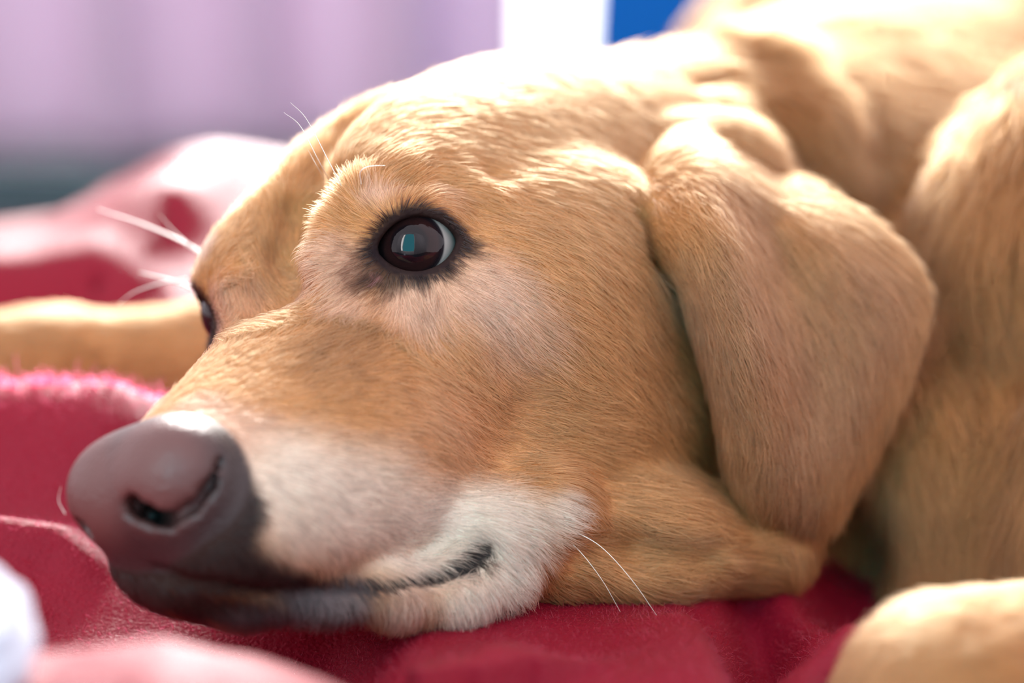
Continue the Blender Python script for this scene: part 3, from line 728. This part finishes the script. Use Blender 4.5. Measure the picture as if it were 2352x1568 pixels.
# tangent directions at the anchors, then mirrored to the far side of the head
vb = BVHTree.FromPolygons([Vector(v) for v in verts[::1]], quads.tolist())
an = np.array([np.array(vb.find_nearest(Vector(p))[1]) for p in ap])
ad = nrm(ad - an * (ad * an).sum(1)[:, None] * 1.0)
ah = to_head(ap); hm = (ah[:, 0] > -9) & (np.array([a[0] for a in ANCH]) < 1600) & (np.array([a[0] for a in ANCH]) > 700)
mp = np.array(HO + (ah[hm] * (1, -1, 1)) @ HM.T); md = ((ad[hm] @ HM) * (1, -1, 1)) @ HM.T
ap2 = np.concatenate([ap, mp]); ad2 = np.concatenate([ad, md]); al2 = np.concatenate([al, al[hm]]); ali2 = np.concatenate([ali, ali[hm]])
tdir = np.zeros((n_fur, 3)); tlen = np.zeros(n_fur); tli = np.zeros(n_fur)
for s0 in range(0, n_fur, 40000):
    q = root[s0:s0 + 40000]
    d2 = ((q[:, None, :] - ap2[None]) ** 2).sum(2)
    w = 1 / (d2 + .06) ** 2.2; w /= w.sum(1, keepdims=True)
    tdir[s0:s0 + 40000] = w @ ad2; tlen[s0:s0 + 40000] = w @ al2; tli[s0:s0 + 40000] = w @ ali2
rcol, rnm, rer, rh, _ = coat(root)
# keep bare: nose leather, lid margins, deep mouth corner
keep = (rnm < .35) & (rer > .08)
wob = np.stack([vnoise(root, 1.3, 11), vnoise(root, 1.3, 12), vnoise(root, 1.3, 13)], 1)
clump = np.stack([vnoise(root, 6.0, 14), vnoise(root, 6.0, 15), vnoise(root, 6.0, 16)], 1)
t = nrm(tdir) + .16 * wob + .20 * clump + .10 * rng.normal(size=(n_fur, 3))
t = nrm(t - rn * (t * rn).sum(1)[:, None])
headw = smooth(-14, -10, rh[:, 0]) * (project(root)[2] < 68)
L = tlen * rng.uniform(.55, 1.15, n_fur) * np.where(rer < .5, .5 + rer, 1)
lift = np.clip(tli * rng.uniform(.5, 1.6, n_fur) + .06 * vnoise(root, 5, 17), .03, 1)
NP = 5
s = np.linspace(0, 1, NP)[None, :, None]
pts = root[:, None, :] - rn[:, None, :] * .02 + t[:, None, :] * (L[:, None, None] * s) + rn[:, None, :] * (L * lift)[:, None, None] * (1.6 * s - 1.0 * s * s)
pts = pts + (.05 * rng.normal(size=(n_fur, 1, 3))) * L[:, None, None] * s * s
tone = 1 + .20 * rng.normal(size=n_fur) + .16 * vnoise(root, 3.5, 18) + .30 * (1 - headw) * vnoise(root, .30, 21) + .18 * (1 - headw) * vnoise(root, .8, 22) + .10 * vnoise(root, 9, 19)
tone = np.clip(tone, .45, 1.6)[:, None]
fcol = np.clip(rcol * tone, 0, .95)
rad0 = np.where(headw > .5, .0085, .016) * rng.uniform(.7, 1.2, n_fur)
prof = np.array([1, .95, .8, .55, .15])[None]
pts, fcol, rn2, rad = pts[keep], fcol[keep], rn[keep], (rad0[:, None] * prof)[keep]
nk = len(pts)
hc = bpy.data.hair_curves.new('fur')
hc.add_curves([NP] * nk)
hc.attributes['position'].data.foreach_set('vector', (pts * .01).astype(np.float32).ravel())
ra = hc.attributes.get('radius') or hc.attributes.new('radius', 'FLOAT', 'POINT')
ra.data.foreach_set('value', (rad * .01).astype(np.float32).ravel())
ca = hc.attributes.new('coat', 'FLOAT_COLOR', 'CURVE'); ca.data.foreach_set('color', np.c_[fcol, np.ones(nk)].astype(np.float32).ravel())
na = hc.attributes.new('skin_normal', 'FLOAT_VECTOR', 'CURVE'); na.data.foreach_set('vector', rn2.astype(np.float32).ravel())
M_fur = bpy.data.materials.new('dog_fur'); M_fur.use_nodes = True; nt = M_fur.node_tree; nt.nodes.clear()
a1 = nt.nodes.new('ShaderNodeAttribute'); a1.attribute_name = 'coat'
a2 = nt.nodes.new('ShaderNodeAttribute'); a2.attribute_name = 'skin_normal'
df = nt.nodes.new('ShaderNodeBsdfDiffuse'); nt.links.new(a1.outputs['Color'], df.inputs['Color']); nt.links.new(a2.outputs['Vector'], df.inputs['Normal'])
ph = nt.nodes.new('ShaderNodeBsdfHairPrincipled'); ph.parametrization = 'COLOR'; gm = nt.nodes.new('ShaderNodeGamma'); gm.inputs[1].default_value = 1.3; nt.links.new(a1.outputs['Color'], gm.inputs[0]); nt.links.new(gm.outputs[0], ph.inputs['Color'])
ph.inputs['Roughness'].default_value = .4; ph.inputs['Radial Roughness'].default_value = .5
m2 = nt.nodes.new('ShaderNodeMixShader'); m2.inputs[0].default_value = .6; nt.links.new(df.outputs[0], m2.inputs[1]); nt.links.new(ph.outputs[0], m2.inputs[2])
ou = nt.nodes.new('ShaderNodeOutputMaterial'); nt.links.new(m2.outputs[0], ou.inputs[0])
fur = new_obj('fur', hc, dog, M_fur); fur['kind'] = 'stuff'

# ================================================================== whiskers
M_whisk, nt, b = mat_new('whisker_hair'); b.inputs['Base Color'].default_value = (.85, .78, .7, 1); b.inputs['Roughness'].default_value = .4
def whisker(pts, r=.016):
    """pts: (px, py, depth or None for on the coat)"""
    q = np.array([surf(x, y, .1) if d is None else P(x, y, d) for x, y, d in pts]); q = catmull(q, 8); n = len(q)
    T_ = nrm(np.gradient(q, axis=0)); A_ = nrm(np.cross(T_, cam_fwd)); B_ = np.cross(T_, A_); v = []
    for i in range(n):
        rr = r * (1 - .8 * i / (n - 1))
        for k in range(6): v.append(q[i] + rr * (math.cos(k * math.pi / 3) * A_[i] + math.sin(k * math.pi / 3) * B_[i]))
    f = [(i * 6 + k, i * 6 + (k + 1) % 6, (i + 1) * 6 + (k + 1) % 6, (i + 1) * 6 + k) for i in range(n - 1) for k in range(6)]
    new_obj('whisker', mesh_np('whisker', np.array(v) * .01, f), dog, M_whisk)
whisker([(787, 432, None), (755, 370, 57.3), (705, 275, 57), (667, 235, 56.8)])
whisker([(762, 425, None), (730, 365, 57.8), (690, 290, 57.5), (652, 258, 57.3)])
whisker([(750, 420, None), (730, 385, 58.4), (708, 345, 58.3)], .012)
whisker([(830, 425, None), (828, 395, 56.4), (848, 382, 56.2), (885, 380, 56.2)], .02)
whisker([(480, 592, 64), (420, 555, 64.6), (330, 515, 65.2), (225, 480, 65.5)], .05)
whisker([(440, 565, 63.8), (400, 530, 64), (365, 490, 64.2)], .02)
whisker([(450, 665, 63.8), (400, 645, 64), (320, 625, 64.5)], .045)
whisker([(430, 640, 64), (370, 650, 64), (310, 670, 64), (272, 697, 64)], .03)
whisker([(1310, 1215, None), (1380, 1255, 57), (1450, 1330, 56.6), (1512, 1418, 56.4)], .013)
whisker([(1300, 1235, None), (1340, 1275, 57), (1385, 1335, 56.8), (1425, 1405, 56.6)], .011)
whisker([(150, 1180, 53.5), (135, 1150, 53.5), (140, 1115, 53.5)], .012)
